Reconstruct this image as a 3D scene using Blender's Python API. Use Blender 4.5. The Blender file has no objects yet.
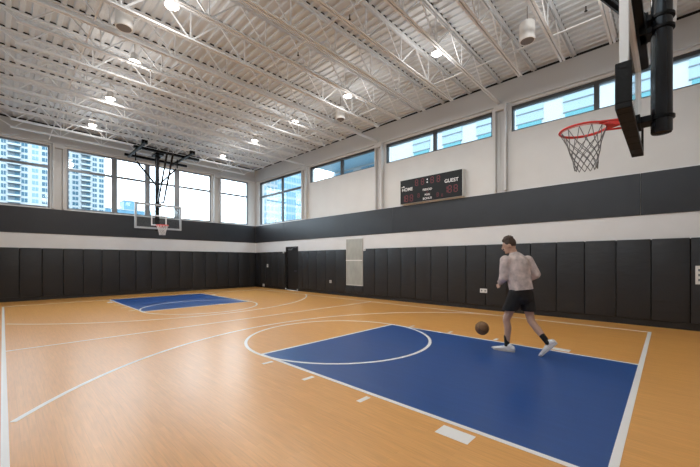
import bpy, bmesh, math, random
from mathutils import Vector, Matrix
random.seed(7)
PI = math.pi
sc = bpy.context.scene
COL = sc.collection

# ------------------------------------------------------------------ camera, world, exposure
CAM = (-4.6884, -0.3234, 1.518); YAW = 0.807
cd = bpy.data.cameras.new('camera'); cam = bpy.data.objects.new('camera', cd); COL.objects.link(cam)
cam.location = CAM; cam.rotation_euler = (PI/2, 0, -YAW)
cd.sensor_width = 36.0; cd.lens = 332.81/700*36.0; cd.shift_y = (261.26-233.5)/700.0
cd.clip_start = 0.05; cd.clip_end = 2000
sc.camera = cam

w = bpy.data.worlds.new('overcast_sky'); sc.world = w; w.use_nodes = True
bg = w.node_tree.nodes['Background']
bg.inputs['Color'].default_value = (0.88, 0.95, 1.0, 1); bg.inputs['Strength'].default_value = 5.6
sc.view_settings.view_transform = 'Standard'; sc.view_settings.look = 'None'
sc.view_settings.gamma = 1.0; sc.view_settings.use_curve_mapping = False
sc.view_settings.exposure = 0.58
sc.cycles.max_bounces = 8; sc.cycles.diffuse_bounces = 4; sc.cycles.glossy_bounces = 3
sc.cycles.transparent_max_bounces = 16; sc.cycles.sample_clamp_indirect = 6.0
LAMP_W = 60.0; LAMP_UP = 16.0

# ------------------------------------------------------------------ materials
M = {}
def mat(name, col, rough=0.5, metal=0.0, spec=0.5, bump=0.0, bscale=40.0, var=0.0, vscale=6.0, coat=0.0, emit=None, stretch=(1, 1, 1)):
    m = bpy.data.materials.new(name); m.use_nodes = True
    nt = m.node_tree; b = nt.nodes['Principled BSDF']
    b.inputs['Base Color'].default_value = (*col, 1); b.inputs['Roughness'].default_value = rough
    b.inputs['Metallic'].default_value = metal; b.inputs['Specular IOR Level'].default_value = spec
    if coat: b.inputs['Coat Weight'].default_value = coat; b.inputs['Coat Roughness'].default_value = 0.15
    if emit:
        b.inputs['Emission Color'].default_value = (*emit[0], 1); b.inputs['Emission Strength'].default_value = emit[1]
    if bump or var:
        tc = nt.nodes.new('ShaderNodeTexCoord'); mp = nt.nodes.new('ShaderNodeMapping')
        mp.inputs['Scale'].default_value = stretch
        nt.links.new(tc.outputs['Object'], mp.inputs['Vector'])
    if bump:
        n = nt.nodes.new('ShaderNodeTexNoise'); n.inputs['Scale'].default_value = bscale; n.inputs['Detail'].default_value = 3
        nt.links.new(mp.outputs['Vector'], n.inputs['Vector'])
        bp = nt.nodes.new('ShaderNodeBump'); bp.inputs['Strength'].default_value = bump; bp.inputs['Distance'].default_value = 0.02
        nt.links.new(n.outputs['Fac'], bp.inputs['Height']); nt.links.new(bp.outputs['Normal'], b.inputs['Normal'])
    if var:
        n = nt.nodes.new('ShaderNodeTexNoise'); n.inputs['Scale'].default_value = vscale; n.inputs['Detail'].default_value = 4
        nt.links.new(mp.outputs['Vector'], n.inputs['Vector'])
        r = nt.nodes.new('ShaderNodeValToRGB')
        r.color_ramp.elements[0].position = 0.3; r.color_ramp.elements[1].position = 0.7
        r.color_ramp.elements[0].color = (*[c*(1-var) for c in col], 1); r.color_ramp.elements[1].color = (*[min(1, c*(1+var)) for c in col], 1)
        nt.links.new(n.outputs['Fac'], r.inputs['Fac']); nt.links.new(r.outputs['Color'], b.inputs['Base Color'])
    M[name] = m; return m

mat('wall_paint', (0.625, 0.62, 0.605), 0.6, var=0.03, vscale=1.5)
mat('strip_paint', (0.68, 0.69, 0.70), 0.55, var=0.03, vscale=1.5)
mat('beam_paint', (0.54, 0.55, 0.555), 0.5)
mat('deck_paint', (0.66, 0.70, 0.735), 0.5)
mat('joist_paint', (0.76, 0.785, 0.805), 0.4)
mat('pad_vinyl', (0.022, 0.0235, 0.0265), 0.42, spec=0.35, bump=0.5, bscale=3.0, stretch=(1, 1, 3))
mat('pad_side', (0.015, 0.015, 0.016), 0.6)
mat('band_vinyl', (0.026, 0.028, 0.033), 0.36, spec=0.4, var=0.08, vscale=2.0)
mat('base_rubber', (0.010, 0.010, 0.011), 0.5)
mat('line_paint', (0.90, 0.90, 0.89), 0.3)
mat('frame_dark', (0.06, 0.063, 0.067), 0.4, metal=0.3)
mat('frame_grey', (0.20, 0.21, 0.225), 0.4, metal=0.3)
mat('column_paint', (0.58, 0.58, 0.57), 0.45)
mat('foam_shade_black', (0.012, 0.012, 0.012), 0.9)  # pad backing and joints, also the shade painted into the roof deck gaps
mat('steel_black', (0.003, 0.003, 0.0035), 0.4, spec=0.15)
mat('steel_slate', (0.008, 0.010, 0.013), 0.25, spec=0.35)
mat('steel_grey', (0.20, 0.22, 0.25), 0.35, metal=0.5)
mat('board_white', (0.72, 0.72, 0.71), 0.4)
mat('board_grey', (0.40, 0.42, 0.44), 0.4, metal=0.3)
mat('board_pad', (0.008, 0.0075, 0.007), 0.5, spec=0.2, bump=0.15, bscale=30)
mat('rim_red', (0.72, 0.05, 0.04), 0.35)
mat('net_white', (0.75, 0.72, 0.70), 0.8)
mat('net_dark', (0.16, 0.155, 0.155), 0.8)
mat('score_face', (0.014, 0.016, 0.018), 0.5, spec=0.2)
mat('score_case', (0.62, 0.62, 0.60), 0.5)
mat('led_red', (0.10, 0.012, 0.018), 0.4, emit=((0.5, 0.03, 0.06), 0.10))
mat('print_white', (0.80, 0.80, 0.80), 0.5)
mat('plastic_white', (0.75, 0.75, 0.73), 0.4)
mat('speaker_white', (0.85, 0.85, 0.83), 0.5)
mat('speaker_grille', (0.22, 0.20, 0.19), 0.7, bump=0.4, bscale=120)
mat('lamp_housing', (0.7, 0.69, 0.67), 0.4)
mat('lamp_lens', (1, 1, 1), 0.4, emit=((1.0, 0.93, 0.82), 14.0))
mat('door_black', (0.012, 0.012, 0.013), 0.4)
mat('metal_panel', (0.36, 0.37, 0.34), 0.5, var=0.15, vscale=5, stretch=(1, 1, .4))
mat('metal_panel_trim', (0.6, 0.6, 0.57), 0.45)
mat('tower_wall', (0.24, 0.26, 0.268), 0.7)
mat('tower_slab', (0.238, 0.271, 0.284), 0.7)
mat('tower_glass', (0.026, 0.074, 0.106), 0.5, spec=0.15)
mat('tower_glass_pale', (0.112, 0.191, 0.238), 0.5, spec=0.15)
mat('tower_recess', (0.059, 0.083, 0.099), 0.6)
mat('facade_panel', (0.235, 0.27, 0.285), 0.6)
mat('facade_spandrel', (0.172, 0.231, 0.264), 0.5, spec=0.15)
mat('facade_cyan', (0.059, 0.172, 0.191), 0.5, spec=0.15)
mat('facade_blue', (0.079, 0.178, 0.251), 0.5, spec=0.15)
mat('facade_line', (0.066, 0.086, 0.099), 0.5)
mat('soffit_shade_blue', (0.277, 0.436, 0.528), 0.4)  # shade of the underside is in this blue, lightened for weak ground bounce
mat('asphalt', (0.12, 0.125, 0.125), 0.9)
mat('skin', (0.52, 0.33, 0.245), 0.5)
mat('hair_brown', (0.055, 0.032, 0.02), 0.6, bump=0.5, bscale=60)
mat('sweat_fabric', (0.57, 0.485, 0.46), 0.85, var=0.36, vscale=9, bump=0.3, bscale=14)
mat('shorts_black', (0.008, 0.008, 0.009), 0.8, bump=0.3, bscale=12)
mat('sock_black', (0.010, 0.010, 0.010), 0.9)
mat('shoe_white', (0.78, 0.77, 0.76), 0.5)
mat('shoe_sole', (0.55, 0.54, 0.53), 0.6)
mat('shoe_dark', (0.06, 0.06, 0.07), 0.5)
mat('eye_white', (0.8, 0.8, 0.78), 0.3)
mat('eye_dark', (0.03, 0.02, 0.015), 0.3)
mat('lip', (0.42, 0.20, 0.17), 0.5)
mat('ball_leather', (0.20, 0.10, 0.035), 0.6, bump=0.4, bscale=160)
mat('ball_seam', (0.012, 0.010, 0.008), 0.6)
mat('sprinkler', (0.03, 0.028, 0.025), 0.4, metal=0.5)

def glass(name, tint, gloss=0.06):
    m = bpy.data.materials.new(name); m.use_nodes = True; nt = m.node_tree
    for n in list(nt.nodes): nt.nodes.remove(n)
    o = nt.nodes.new('ShaderNodeOutputMaterial'); t = nt.nodes.new('ShaderNodeBsdfTransparent'); g = nt.nodes.new('ShaderNodeBsdfGlossy')
    t.inputs['Color'].default_value = (*tint, 1); g.inputs['Roughness'].default_value = 0.02
    f = nt.nodes.new('ShaderNodeLayerWeight'); f.inputs['Blend'].default_value = 0.5
    pw = nt.nodes.new('ShaderNodeMath'); pw.operation = 'POWER'; pw.inputs[1].default_value = 5.0
    ml = nt.nodes.new('ShaderNodeMath'); ml.operation = 'MULTIPLY_ADD'; ml.inputs[1].default_value = 0.9; ml.inputs[2].default_value = 0.035
    nt.links.new(f.outputs['Facing'], pw.inputs[0]); nt.links.new(pw.outputs[0], ml.inputs[0])
    mx = nt.nodes.new('ShaderNodeMixShader')
    nt.links.new(ml.outputs[0], mx.inputs[0]); nt.links.new(t.outputs[0], mx.inputs[1]); nt.links.new(g.outputs[0], mx.inputs[2])
    nt.links.new(mx.outputs[0], o.inputs['Surface']); M[name] = m
glass('window_glass', (0.90, 0.96, 1.0)); glass('board_glass', (0.93, 0.96, 0.97))

# wood floor: thin strips printed along the court, fine grain
def floor_mat(name, blue):
    m = bpy.data.materials.new(name); m.use_nodes = True; nt = m.node_tree; b = nt.nodes['Principled BSDF']
    tc = nt.nodes.new('ShaderNodeTexCoord')
    rot = nt.nodes.new('ShaderNodeMapping'); rot.inputs['Rotation'].default_value = (0, 0, PI/2)
    nt.links.new(tc.outputs['Object'], rot.inputs['Vector'])
    br = nt.nodes.new('ShaderNodeTexBrick'); br.offset = 0.37
    br.inputs['Scale'].default_value = 1.0; br.inputs['Brick Width'].default_value = 0.9; br.inputs['Row Height'].default_value = 0.058
    br.inputs['Mortar Size'].default_value = 0.0012; br.inputs['Mortar Smooth'].default_value = 0.3; br.inputs['Bias'].default_value = 0.0
    if blue: c1, c2, c3 = (0.006, 0.064, 0.265), (0.007, 0.070, 0.285), (0.005, 0.055, 0.235)
    else: c1, c2, c3 = (0.76, 0.37, 0.092), (0.80, 0.40, 0.106), (0.65, 0.31, 0.076)
    br.inputs['Color1'].default_value = (*c1, 1); br.inputs['Color2'].default_value = (*c2, 1); br.inputs['Mortar'].default_value = (*c3, 1)
    nt.links.new(rot.outputs['Vector'], br.inputs['Vector'])
    st = nt.nodes.new('ShaderNodeMapping'); st.inputs['Scale'].default_value = (28, 1.6, 1)
    nt.links.new(tc.outputs['Object'], st.inputs['Vector'])
    n = nt.nodes.new('ShaderNodeTexNoise'); n.inputs['Scale'].default_value = 2.2; n.inputs['Detail'].default_value = 5
    nt.links.new(st.outputs['Vector'], n.inputs['Vector'])
    r = nt.nodes.new('ShaderNodeValToRGB'); lo = 0.95 if blue else 0.90
    r.color_ramp.elements[0].position = 0.32; r.color_ramp.elements[1].position = 0.68
    r.color_ramp.elements[0].color = (lo, lo, lo, 1); r.color_ramp.elements[1].color = (1.05, 1.05, 1.05, 1)
    nt.links.new(n.outputs['Fac'], r.inputs['Fac'])
    mx = nt.nodes.new('ShaderNodeMix'); mx.data_type = 'RGBA'; mx.blend_type = 'MULTIPLY'; mx.inputs['Factor'].default_value = 1.0
    nt.links.new(br.outputs['Color'], mx.inputs['A']); nt.links.new(r.outputs['Color'], mx.inputs['B'])
    nt.links.new(mx.outputs['Result'], b.inputs['Base Color'])
    n2 = nt.nodes.new('ShaderNodeTexNoise'); n2.inputs['Scale'].default_value = 90
    nt.links.new(tc.outputs['Object'], n2.inputs['Vector'])
    bp = nt.nodes.new('ShaderNodeBump'); bp.inputs['Strength'].default_value = 0.06; bp.inputs['Distance'].default_value = 0.004
    nt.links.new(n2.outputs['Fac'], bp.inputs['Height']); nt.links.new(bp.outputs['Normal'], b.inputs['Normal'])
    b.inputs['Roughness'].default_value = 0.31; b.inputs['Specular IOR Level'].default_value = 0.75
    M[name] = m
floor_mat('floor_wood', False); floor_mat('floor_blue', True)

# ------------------------------------------------------------------ helpers
class MB:
    def __init__(s): s.v = []; s.f = []
    def add(s, vs, fs):
        o = len(s.v); s.v += [tuple(x) for x in vs]; s.f += [tuple(i+o for i in f) for f in fs]; return s
    def box(s, x0, x1, y0, y1, z0, z1):
        return s.add([(x0,y0,z0),(x1,y0,z0),(x1,y1,z0),(x0,y1,z0),(x0,y0,z1),(x1,y0,z1),(x1,y1,z1),(x0,y1,z1)],
                     [(0,3,2,1),(4,5,6,7),(0,1,5,4),(1,2,6,5),(2,3,7,6),(3,0,4,7)])
    def prism(s, pts, d0, d1, axis='z'):
        n = len(pts)
        def P(p, d): return {'z': (p[0], p[1], d), 'y': (p[0], d, p[1]), 'x': (d, p[0], p[1])}[axis]
        return s.add([P(p, d0) for p in pts]+[P(p, d1) for p in pts],
                     [tuple(range(n))[::-1], tuple(range(n, 2*n))]+[(i, (i+1) % n, n+(i+1) % n, n+i) for i in range(n)])
    def cyl(s, p0, p1, r0, r1=None, n=12, caps=True):
        return s.tube([p0, p1], [r0, r0 if r1 is None else r1], n, caps)
    def tube(s, pts, r, n=8, caps=True, closed=False):
        pts = [Vector(p) for p in pts]; k = len(pts); rs = r if isinstance(r, (list, tuple)) else [r]*k
        vs = []; up = None
        for i, p in enumerate(pts):
            if closed: t = pts[(i+1) % k]-pts[i-1]
            else: t = pts[min(i+1, k-1)]-pts[max(i-1, 0)]
            t.normalize()
            if up is None: up = Vector((0,0,1)) if abs(t.z) < .9 else Vector((0,1,0))
            a = (up-t*up.dot(t)); a.normalize(); b = t.cross(a); up = a
            for j in range(n):
                g = 2*PI*j/n; vs.append(p+(a*math.cos(g)+b*math.sin(g))*rs[i])
        fs = []
        for i in range(k if closed else k-1):
            q = (i+1) % k
            for j in range(n): fs.append((i*n+j, i*n+(j+1) % n, q*n+(j+1) % n, q*n+j))
        if caps and not closed: fs += [tuple(range(n))[::-1], tuple(range((k-1)*n, k*n))]
        return s.add(vs, fs)
    def bar(s, p0, p1, wx, wy, up=(0, 0, 1)):
        p0, p1, u = Vector(p0), Vector(p1), Vector(up); t = (p1-p0).normalized()
        if abs(t.dot(u)) > .95: u = Vector((0, 1, 0))
        a = t.cross(u).normalized(); b = a.cross(t)
        q = [a*wx/2+b*wy/2, -a*wx/2+b*wy/2, -a*wx/2-b*wy/2, a*wx/2-b*wy/2]
        return s.add([p0+x for x in q]+[p1+x for x in q], [(3,2,1,0),(4,5,6,7),(0,1,5,4),(1,2,6,5),(2,3,7,6),(3,0,4,7)])
    def lathe(s, prof, n=20, c=(0, 0, 0)):
        vs = []
        for (r, z) in prof:
            for j in range(n): g = 2*PI*j/n; vs.append((c[0]+r*math.cos(g), c[1]+r*math.sin(g), c[2]+z))
        k = len(prof); fs = [(i*n+j, i*n+(j+1) % n, (i+1)*n+(j+1) % n, (i+1)*n+j) for i in range(k-1) for j in range(n)]
        fs += [tuple(range(n))[::-1], tuple(range((k-1)*n, k*n))]
        return s.add(vs, fs)
    def ball(s, c, r, nu=14, nv=9, R=None):
        R = R or Matrix.Identity(3); rx, ry, rz = r if isinstance(r, (list, tuple)) else (r, r, r); c = Vector(c)
        vs = [c+R@Vector((0, 0, -rz))]
        for i in range(1, nv):
            a = -PI/2+PI*i/nv
            for j in range(nu):
                g = 2*PI*j/nu; vs.append(c+R@Vector((rx*math.cos(a)*math.cos(g), ry*math.cos(a)*math.sin(g), rz*math.sin(a))))
        vs.append(c+R@Vector((0, 0, rz))); e = len(vs)-1
        fs = [(0, 1+(j+1) % nu, 1+j) for j in range(nu)]
        for i in range(nv-2):
            for j in range(nu): a = 1+i*nu; fs.append((a+j, a+(j+1) % nu, a+nu+(j+1) % nu, a+nu+j))
        a = 1+(nv-2)*nu; fs += [(a+j, a+(j+1) % nu, e) for j in range(nu)]
        return s.add(vs, fs)
    def mesh(s, name, m, smooth=False, bevel=0.0):
        me = bpy.data.meshes.new(name); me.from_pydata(s.v, [], s.f)
        bm = bmesh.new(); bm.from_mesh(me)
        if bevel: bmesh.ops.bevel(bm, geom=bm.edges[:], offset=bevel, segments=2, affect='EDGES', profile=0.6)
        bmesh.ops.recalc_face_normals(bm, faces=bm.faces[:]); bm.to_mesh(me); bm.free()
        me.materials.append(M[m])
        if smooth:
            for p in me.polygons: p.use_smooth = True
            try: me.set_sharp_from_angle(angle=math.radians(40))
            except Exception: pass
        return me
    def build(s, name, m, parent=None, smooth=False, bevel=0.0, loc=None):
        return link(name, s.mesh(name, m, smooth, bevel), parent, loc)

def link(name, me, parent=None, loc=None, rotz=0):
    o = bpy.data.objects.new(name, me); COL.objects.link(o)
    if parent is not None: o.parent = parent
    if loc: o.location = loc
    if rotz: o.rotation_euler = (0, 0, rotz)
    return o
def tag(o, label=None, cat=None, group=None, kind=None):
    if label: o['label'] = label
    if cat: o['category'] = cat
    if group: o['group'] = group
    if kind: o['kind'] = kind
    return o
def thing(name, label, cat, loc=(0, 0, 0), rotz=0, group=None):
    return tag(link(name, None, None, loc, rotz), label, cat, group)
def copy_tree(o, parent=None):
    c = o.copy(); COL.objects.link(c); c.parent = parent
    for ch in list(o.children): copy_tree(ch, c)
    return c
def struct(o, label, cat): return tag(o, label, cat, kind='structure')
ORD = ['first','second','third','fourth','fifth','sixth','seventh','eighth','ninth','tenth','eleventh','twelfth','thirteenth','fourteenth',
       'fifteenth','sixteenth','seventeenth','eighteenth','nineteenth','twentieth','twenty-first','twenty-second']

# ------------------------------------------------------------------ room dimensions
XW = 5.758; XL = -5.758; YF = 17.446; YN = -1.85; ZT = 7.06
ZB0, ZB1 = 2.606, 3.595      # dark band
ZP0, ZP1 = 0.16, 2.034       # wall pads
ZW = 6.13; ZC = 5.36; ZS = 3.64; ZTR = 5.285
TH = 0.30

def wall_mesh(axis, inner, outer, u0, u1, z0, z1, holes):
    us = sorted({u0, u1, *[h[0] for h in holes], *[h[1] for h in holes]}); zs = sorted({z0, z1, *[h[2] for h in holes], *[h[3] for h in holes]})
    nu, nz = len(us)-1, len(zs)-1
    def solid(i, j):
        if i < 0 or j < 0 or i >= nu or j >= nz: return False
        u, z = (us[i]+us[i+1])/2, (zs[j]+zs[j+1])/2
        return not any(h[0] < u < h[1] and h[2] < z < h[3] for h in holes)
    mb = MB()
    def P(d, u, z): return (d, u, z) if axis == 'x' else (u, d, z)
    def q(*p): mb.add(p, [(0, 1, 2, 3)])
    for i in range(nu):
        for j in range(nz):
            if not solid(i, j): continue
            a, b, c, d = us[i], us[i+1], zs[j], zs[j+1]
            for D in (inner, outer): q(P(D, a, c), P(D, b, c), P(D, b, d), P(D, a, d))
            if not solid(i-1, j): q(P(inner, a, c), P(outer, a, c), P(outer, a, d), P(inner, a, d))
            if not solid(i+1, j): q(P(inner, b, c), P(outer, b, c), P(outer, b, d), P(inner, b, d))
            if not solid(i, j-1): q(P(inner, a, c), P(outer, a, c), P(outer, b, c), P(inner, b, c))
            if not solid(i, j+1): q(P(inner, a, d), P(outer, a, d), P(outer, b, d), P(inner, b, d))
    return mb
def build_wall(name, mb, m):
    me = bpy.data.meshes.new(name); me.from_pydata(mb.v, [], mb.f)
    bm = bmesh.new(); bm.from_mesh(me); bmesh.ops.remove_doubles(bm, verts=bm.verts[:], dist=1e-5)
    bmesh.ops.recalc_face_normals(bm, faces=bm.faces[:]); bm.to_mesh(me); bm.free(); me.materials.append(M[m])
    return link(name, me)

# right wall openings (y0, y1, z0, z1)
RH = [(13.0, 17.05, ZS, ZW), (8.25, 12.43, ZC, ZW), (3.61, 7.73, ZC, ZW), (-1.03, 3.05, ZC, ZW)]
FH = [(-5.30, -3.39, ZS, ZW), (-2.87, 3.08, ZS, ZW), (3.60, 5.26, ZS, ZW)]
DOOR = (13.40, 14.34, 0.0, 2.22)
wr = struct(build_wall('wall_right', wall_mesh('x', XW, XW+TH, YN-TH, YF+TH, 0, ZT, RH+[DOOR]), 'wall_paint'), 'long cream side wall with clerestory windows, scoreboard and dark pads', 'wall')
wf = struct(build_wall('wall_far', wall_mesh('y', YF, YF+TH, XL-TH, XW, 0, ZT, FH), 'wall_paint'), 'end wall with the row of tall windows behind the far hoop', 'wall')
wl = struct(build_wall('wall_left', wall_mesh('x', XL, XL-TH, YN-TH, YF, 0, ZT, [h for h in RH[1:]]), 'wall_paint'), 'side wall on the left outside the view', 'wall')
wn = struct(build_wall('wall_near', wall_mesh('y', YN, YN-TH, XL, XW, 0, ZT, []), 'wall_paint'), 'end wall behind the near hoop outside the view', 'wall')

# floor
fl = struct(MB().box(XL, XW, YN, YF, -0.12, 0).build('floor', 'floor_wood'), 'glossy maple-coloured sports floor with white court lines', 'floor')
# painted keys and lines: thin coats on the floor
L = 15.592; KW = 1.80; KL = 4.50; XS = 4.87; XSL = -4.70; LW = 0.055
P1, P2 = 0.0012, 0.0024
def paint(pts_mb, name, m, label=None):
    o = pts_mb.build(name, m, fl)
    if label: o['label'] = label
    return o
paint(MB().box(-KW, KW, 0, KL, 0, P1), 'key_paint', 'floor_blue', 'blue painted key under the near hoop')
paint(MB().box(-KW, KW, L-KL, L, 0, P1), 'key_paint', 'floor_blue', 'blue painted key under the far hoop')
def hline(x0, x1, y0, y1, name='court_line'): paint(MB().box(x0, x1, y0, y1, 0, P2), name, 'line_paint')
def arc(cx, cy, r, a0, a1, n=64, closed=False):
    vs = []; fs = []
    for i in range(n+1):
        a = a0+(a1-a0)*i/n
        for rr in (r-LW/2, r+LW/2):
            for z in (0, P2+0.0004): vs.append((cx+rr*math.cos(a), cy+rr*math.sin(a), z))
    for i in range(n):
        a, b = i*4, i*4+4
        fs += [(a+1, b+1, b+3, a+3), (a, a+2, b+2, b), (a, b, b+1, a+1), (a+2, a+3, b+3, b+2)]
    if abs(abs(a1-a0)-2*PI) > .01: fs += [(0, 1, 3, 2), (n*4, n*4+2, n*4+3, n*4+1)]
    paint(MB().add(vs, fs), 'court_arc', 'line_paint')
hline(XSL, XS+.06, -0.06, 0.0); hline(XSL, XS+.06, L, L+0.06)                 # baselines
hline(XSL-.0, XSL+.05, 0, L); hline(XS, XS+.05, 0, L)                          # sidelines
hline(XSL+.05, XS, L/2-.075, L/2-.025)                                         # halfway line
for y0, d in ((0, 1), (L, -1)):
    ya, yb = sorted((y0, y0+d*KL))
    hline(-KW-.0, -KW+LW, ya, yb); hline(KW-LW, KW, ya, yb)
    yc = y0+d*(KL-LW/2); hline(-KW+LW, KW-LW, yc-LW/2, yc+LW/2)
    arc(0, y0+d*(KL-.02), 1.79, 0, 2*PI)
    for s in (-1, 1):
        xa, xb = sorted((s*(KW+.06), s*(KW+.23)))
        b0, b1 = sorted((y0+d*.88, y0+d*1.18)); hline(xa, xb, b0, b1, 'lane_block')
        for q in (2.10, 3.055, 4.01):
            m0, m1 = sorted((y0+d*(q-.03), y0+d*(q+.03))); hline(xa, xb, m0, m1, 'lane_mark')
    c0, R = (0.98, 5.60) if d > 0 else (0.75, 5.85)
    aL = math.acos(-4.62/R); aR = math.acos((XS-.02)/R)
    if d > 0: arc(0, c0, R, aR, aL, 80)
    else: arc(0, L-c0, R, -aL, -aR, 80)

# baseboards, band panels, strips, pads
bb = struct(MB().box(XW-.012, XW, DOOR[1]+.06, YF, 0, ZP0).box(XW-.012, XW, YN, DOOR[0]-.06, 0, ZP0).build('baseboard_right', 'base_rubber'), 'black rubber base under the pads of the side wall', 'baseboard')
struct(MB().box(XL, XW-.012, YF-.012, YF, 0, ZP0).build('baseboard_far', 'base_rubber'), 'black rubber base under the pads of the end wall', 'baseboard')
for a, b in ((YN, .16), (.16, 7.37), (7.37, 14.58), (14.58, YF-.03)):
    MB().box(XW-.03, XW, a+.004, b-.004, ZB0, ZB1).build('band_panel', 'band_vinyl', wr, bevel=.004)
MB().box(XL, XW-.03, YF-.03, YF, ZB0, ZB1).build('band_panel', 'band_vinyl', wf, bevel=.004)
MB().box(XW-.006, XW, YN, DOOR[0]-.06, ZP1-.02, ZB0).box(XW-.006, XW, DOOR[1]+.06, YF-.006, ZP1-.02, ZB0).box(XW-.006, XW, DOOR[0]-.06, DOOR[1]+.06, DOOR[3]+.06, ZB0).build('pale_strip', 'strip_paint', wr)
MB().box(XL, XW-.006, YF-.006, YF, ZP1-.02, ZB0).build('pale_strip', 'strip_paint', wf)
MB().box(XW-.036, XW, YN, YF-.04, ZB1, ZB1+.022).build('ledge_cap', 'strip_paint', wr)
MB().box(XL, XW-.036, YF-.04, YF, ZB1, ZB1+.022).build('ledge_cap', 'strip_paint', wf)
PADM = {}
def pad(wall, u0, u1, z0=ZP0, z1=ZP1, wname='r'):
    wd = round(u1-u0-.016, 3); key = (wd, z0, z1, wname)
    if key not in PADM:
        t = .055
        if wname == 'r': mb = MB().box(-t, 0, -wd/2, wd/2, z0, z1)
        else: mb = MB().box(-wd/2, wd/2, -t, 0, z0, z1)
        PADM[key] = mb.mesh('wall_pad', 'pad_vinyl', True, .014)
    c = (u0+u1)/2
    link('wall_pad', PADM[key], wall, (XW-.002, c, 0) if wname == 'r' else (c, YF-.002, 0))
MB().box(XW-.002, XW, YN, DOOR[0]-.06, ZP0, ZP1).box(XW-.002, XW, DOOR[1]+.06, YF, ZP0, ZP1).build('pad_backing', 'foam_shade_black', wr)
MB().box(XL, XW, YF-.002, YF, ZP0, ZP1).build('pad_backing', 'foam_shade_black', wf)
y = -1.308-.638
edges = [-.03+.6365*k for k in range(-2, 15)]      # up to 8.88
edges[0] = YN+.0
for a, b in zip(edges[:-1], edges[1:]): pad(wr, a, b)
pad(wr, 8.8815, 9.40, ZP0, .46); pad(wr, 9.40, 9.92, ZP0, .46)
e2 = [9.92, 10.56, 11.195, 11.83, 12.47, 12.89, 13.29]
for a, b in zip(e2[:-1], e2[1:]): pad(wr, a, b)
e3 = [14.44, 15.08, 15.715, 16.35, 16.985, YF-.06]
for a, b in zip(e3[:-1], e3[1:]): pad(wr, a, b)
fe = [-4.25+.635*k for k in range(-2, 17)]; fe[0] = XL+.0; fe = [e for e in fe if e < XW-.25]+[XW-.06]
for a, b in zip(fe[:-1], fe[1:]): pad(wf, a, b, wname='f')

# ceiling deck: trapezoid flutes running the length of the court
ZD = 6.945; DH = 0.038; PER = 0.203
mb = MB(); xs = []
x = XL-TH
prof = []
while x < XW+TH:
    prof += [(x, ZD), (x+.075, ZD), (x+.095, ZD+DH), (x+.183, ZD+DH)]; x += PER
prof.append((XW+TH, ZD))
vs = []; fs = []
for (px, pz) in prof: vs += [(px, YN-TH, pz), (px, YF+TH, pz)]
for i in range(len(prof)-1): fs.append((2*i, 2*i+2, 2*i+3, 2*i+1))
me = bpy.data.meshes.new('ceiling'); me.from_pydata(vs, [], fs); me.materials.append(M['deck_paint'])
ce = struct(link('ceiling', me), 'white fluted steel roof deck', 'ceiling')
MB().box(XL-TH, XW+TH, YN-TH, YF+TH, ZT+.02, ZT+.2).build('roof_sky_block', 'beam_paint', ce)  # unseen slab added over the deck to block the sky

# spandrel beams under the roof edge
BT = 6.86; BB = 6.20
struct(MB().box(XW-.10, XW, YN, YF-.10, BB, BT).build('trim_1', 'beam_paint', bevel=.004), 'smooth grey beam above the windows of the side wall', 'beam')
struct(MB().box(XL, XW, YF-.10, YF, BB, BT).build('trim_2', 'beam_paint', bevel=.004), 'smooth grey beam above the tall end windows', 'beam')
struct(MB().box(XL, XL+.10, YN, YF-.10, BB, BT).build('trim_3', 'beam_paint', bevel=.004), 'smooth grey beam along the left wall', 'beam')
struct(MB().box(XW-.055, XW, YN, YF-.1, BT, ZD).build('beam_gap_shade_1', 'foam_shade_black'), 'black strip painted in as the shaded gap between side beam and roof deck', 'trim')  # black strip paints the shade of the open gap above the beam
struct(MB().box(XL, XW-.055, YF-.055, YF, BT, ZD).build('beam_gap_shade_2', 'foam_shade_black'), 'black strip painted in as the shaded gap between end beam and roof deck', 'trim')

# ------------------------------------------------------------------ windows
def window(name, axis, plane, u0, u1, z0, z1, mulls, transom, m, label, mw=0.07, fw=0.06, depth=(0.05, 0.16), topw=None, sgn=1):
    root = struct(link(name, None), label, 'window')
    a, b = plane+sgn*depth[0], plane+sgn*depth[1]; a, b = min(a, b), max(a, b)
    def bx(nm, p0, p1, q0, q1, mm, d0=a, d1=b, bev=.004):
        mb_ = MB().box(d0, d1, p0, p1, q0, q1) if axis == 'x' else MB().box(p0, p1, d0, d1, q0, q1)
        return mb_.build(nm, mm, root, bevel=bev)
    tw = topw or fw
    fr = MB()
    def add(p0, p1, q0, q1): fr.box(a, b, p0, p1, q0, q1) if axis == 'x' else fr.box(p0, p1, a, b, q0, q1)
    add(u0, u1, z0, z0+fw); add(u0, u1, z1-tw, z1); add(u0, u0+fw, z0+fw, z1-tw); add(u1-fw, u1, z0+fw, z1-tw)
    fr.build('window_frame', m, root)
    cuts = [u0+fw]
    for (c, ww) in mulls:
        bx('mullion', c-ww/2, c+ww/2, z0+fw, z1-tw, m); cuts += [c-ww/2, c+ww/2]
    cuts.append(u1-fw)
    zc = [z0+fw, z1-tw] if transom is None else [z0+fw, transom-.045, transom+.045, z1-tw]
    mid = (a+b)/2
    for i in range(0, len(cuts), 2):
        if transom is not None: bx('transom', cuts[i], cuts[i+1], transom-.045, transom+.045, m)
        for j in range(0, len(zc), 2): bx('pane', cuts[i], cuts[i+1], zc[j], zc[j+1], 'window_glass', mid-.004, mid+.004, 0)
    return root
window('window_1', 'y', YF, *FH[0], [], ZTR, 'frame_grey', 'leftmost tall end window, a balconied tower filling it', sgn=1)
window('window_2', 'y', YF, *FH[1], [(-1.24, .21), (.065, .21), (1.375, .24)], ZTR, 'frame_grey', 'wide four-bay end window behind the far hoop', sgn=1)
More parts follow.
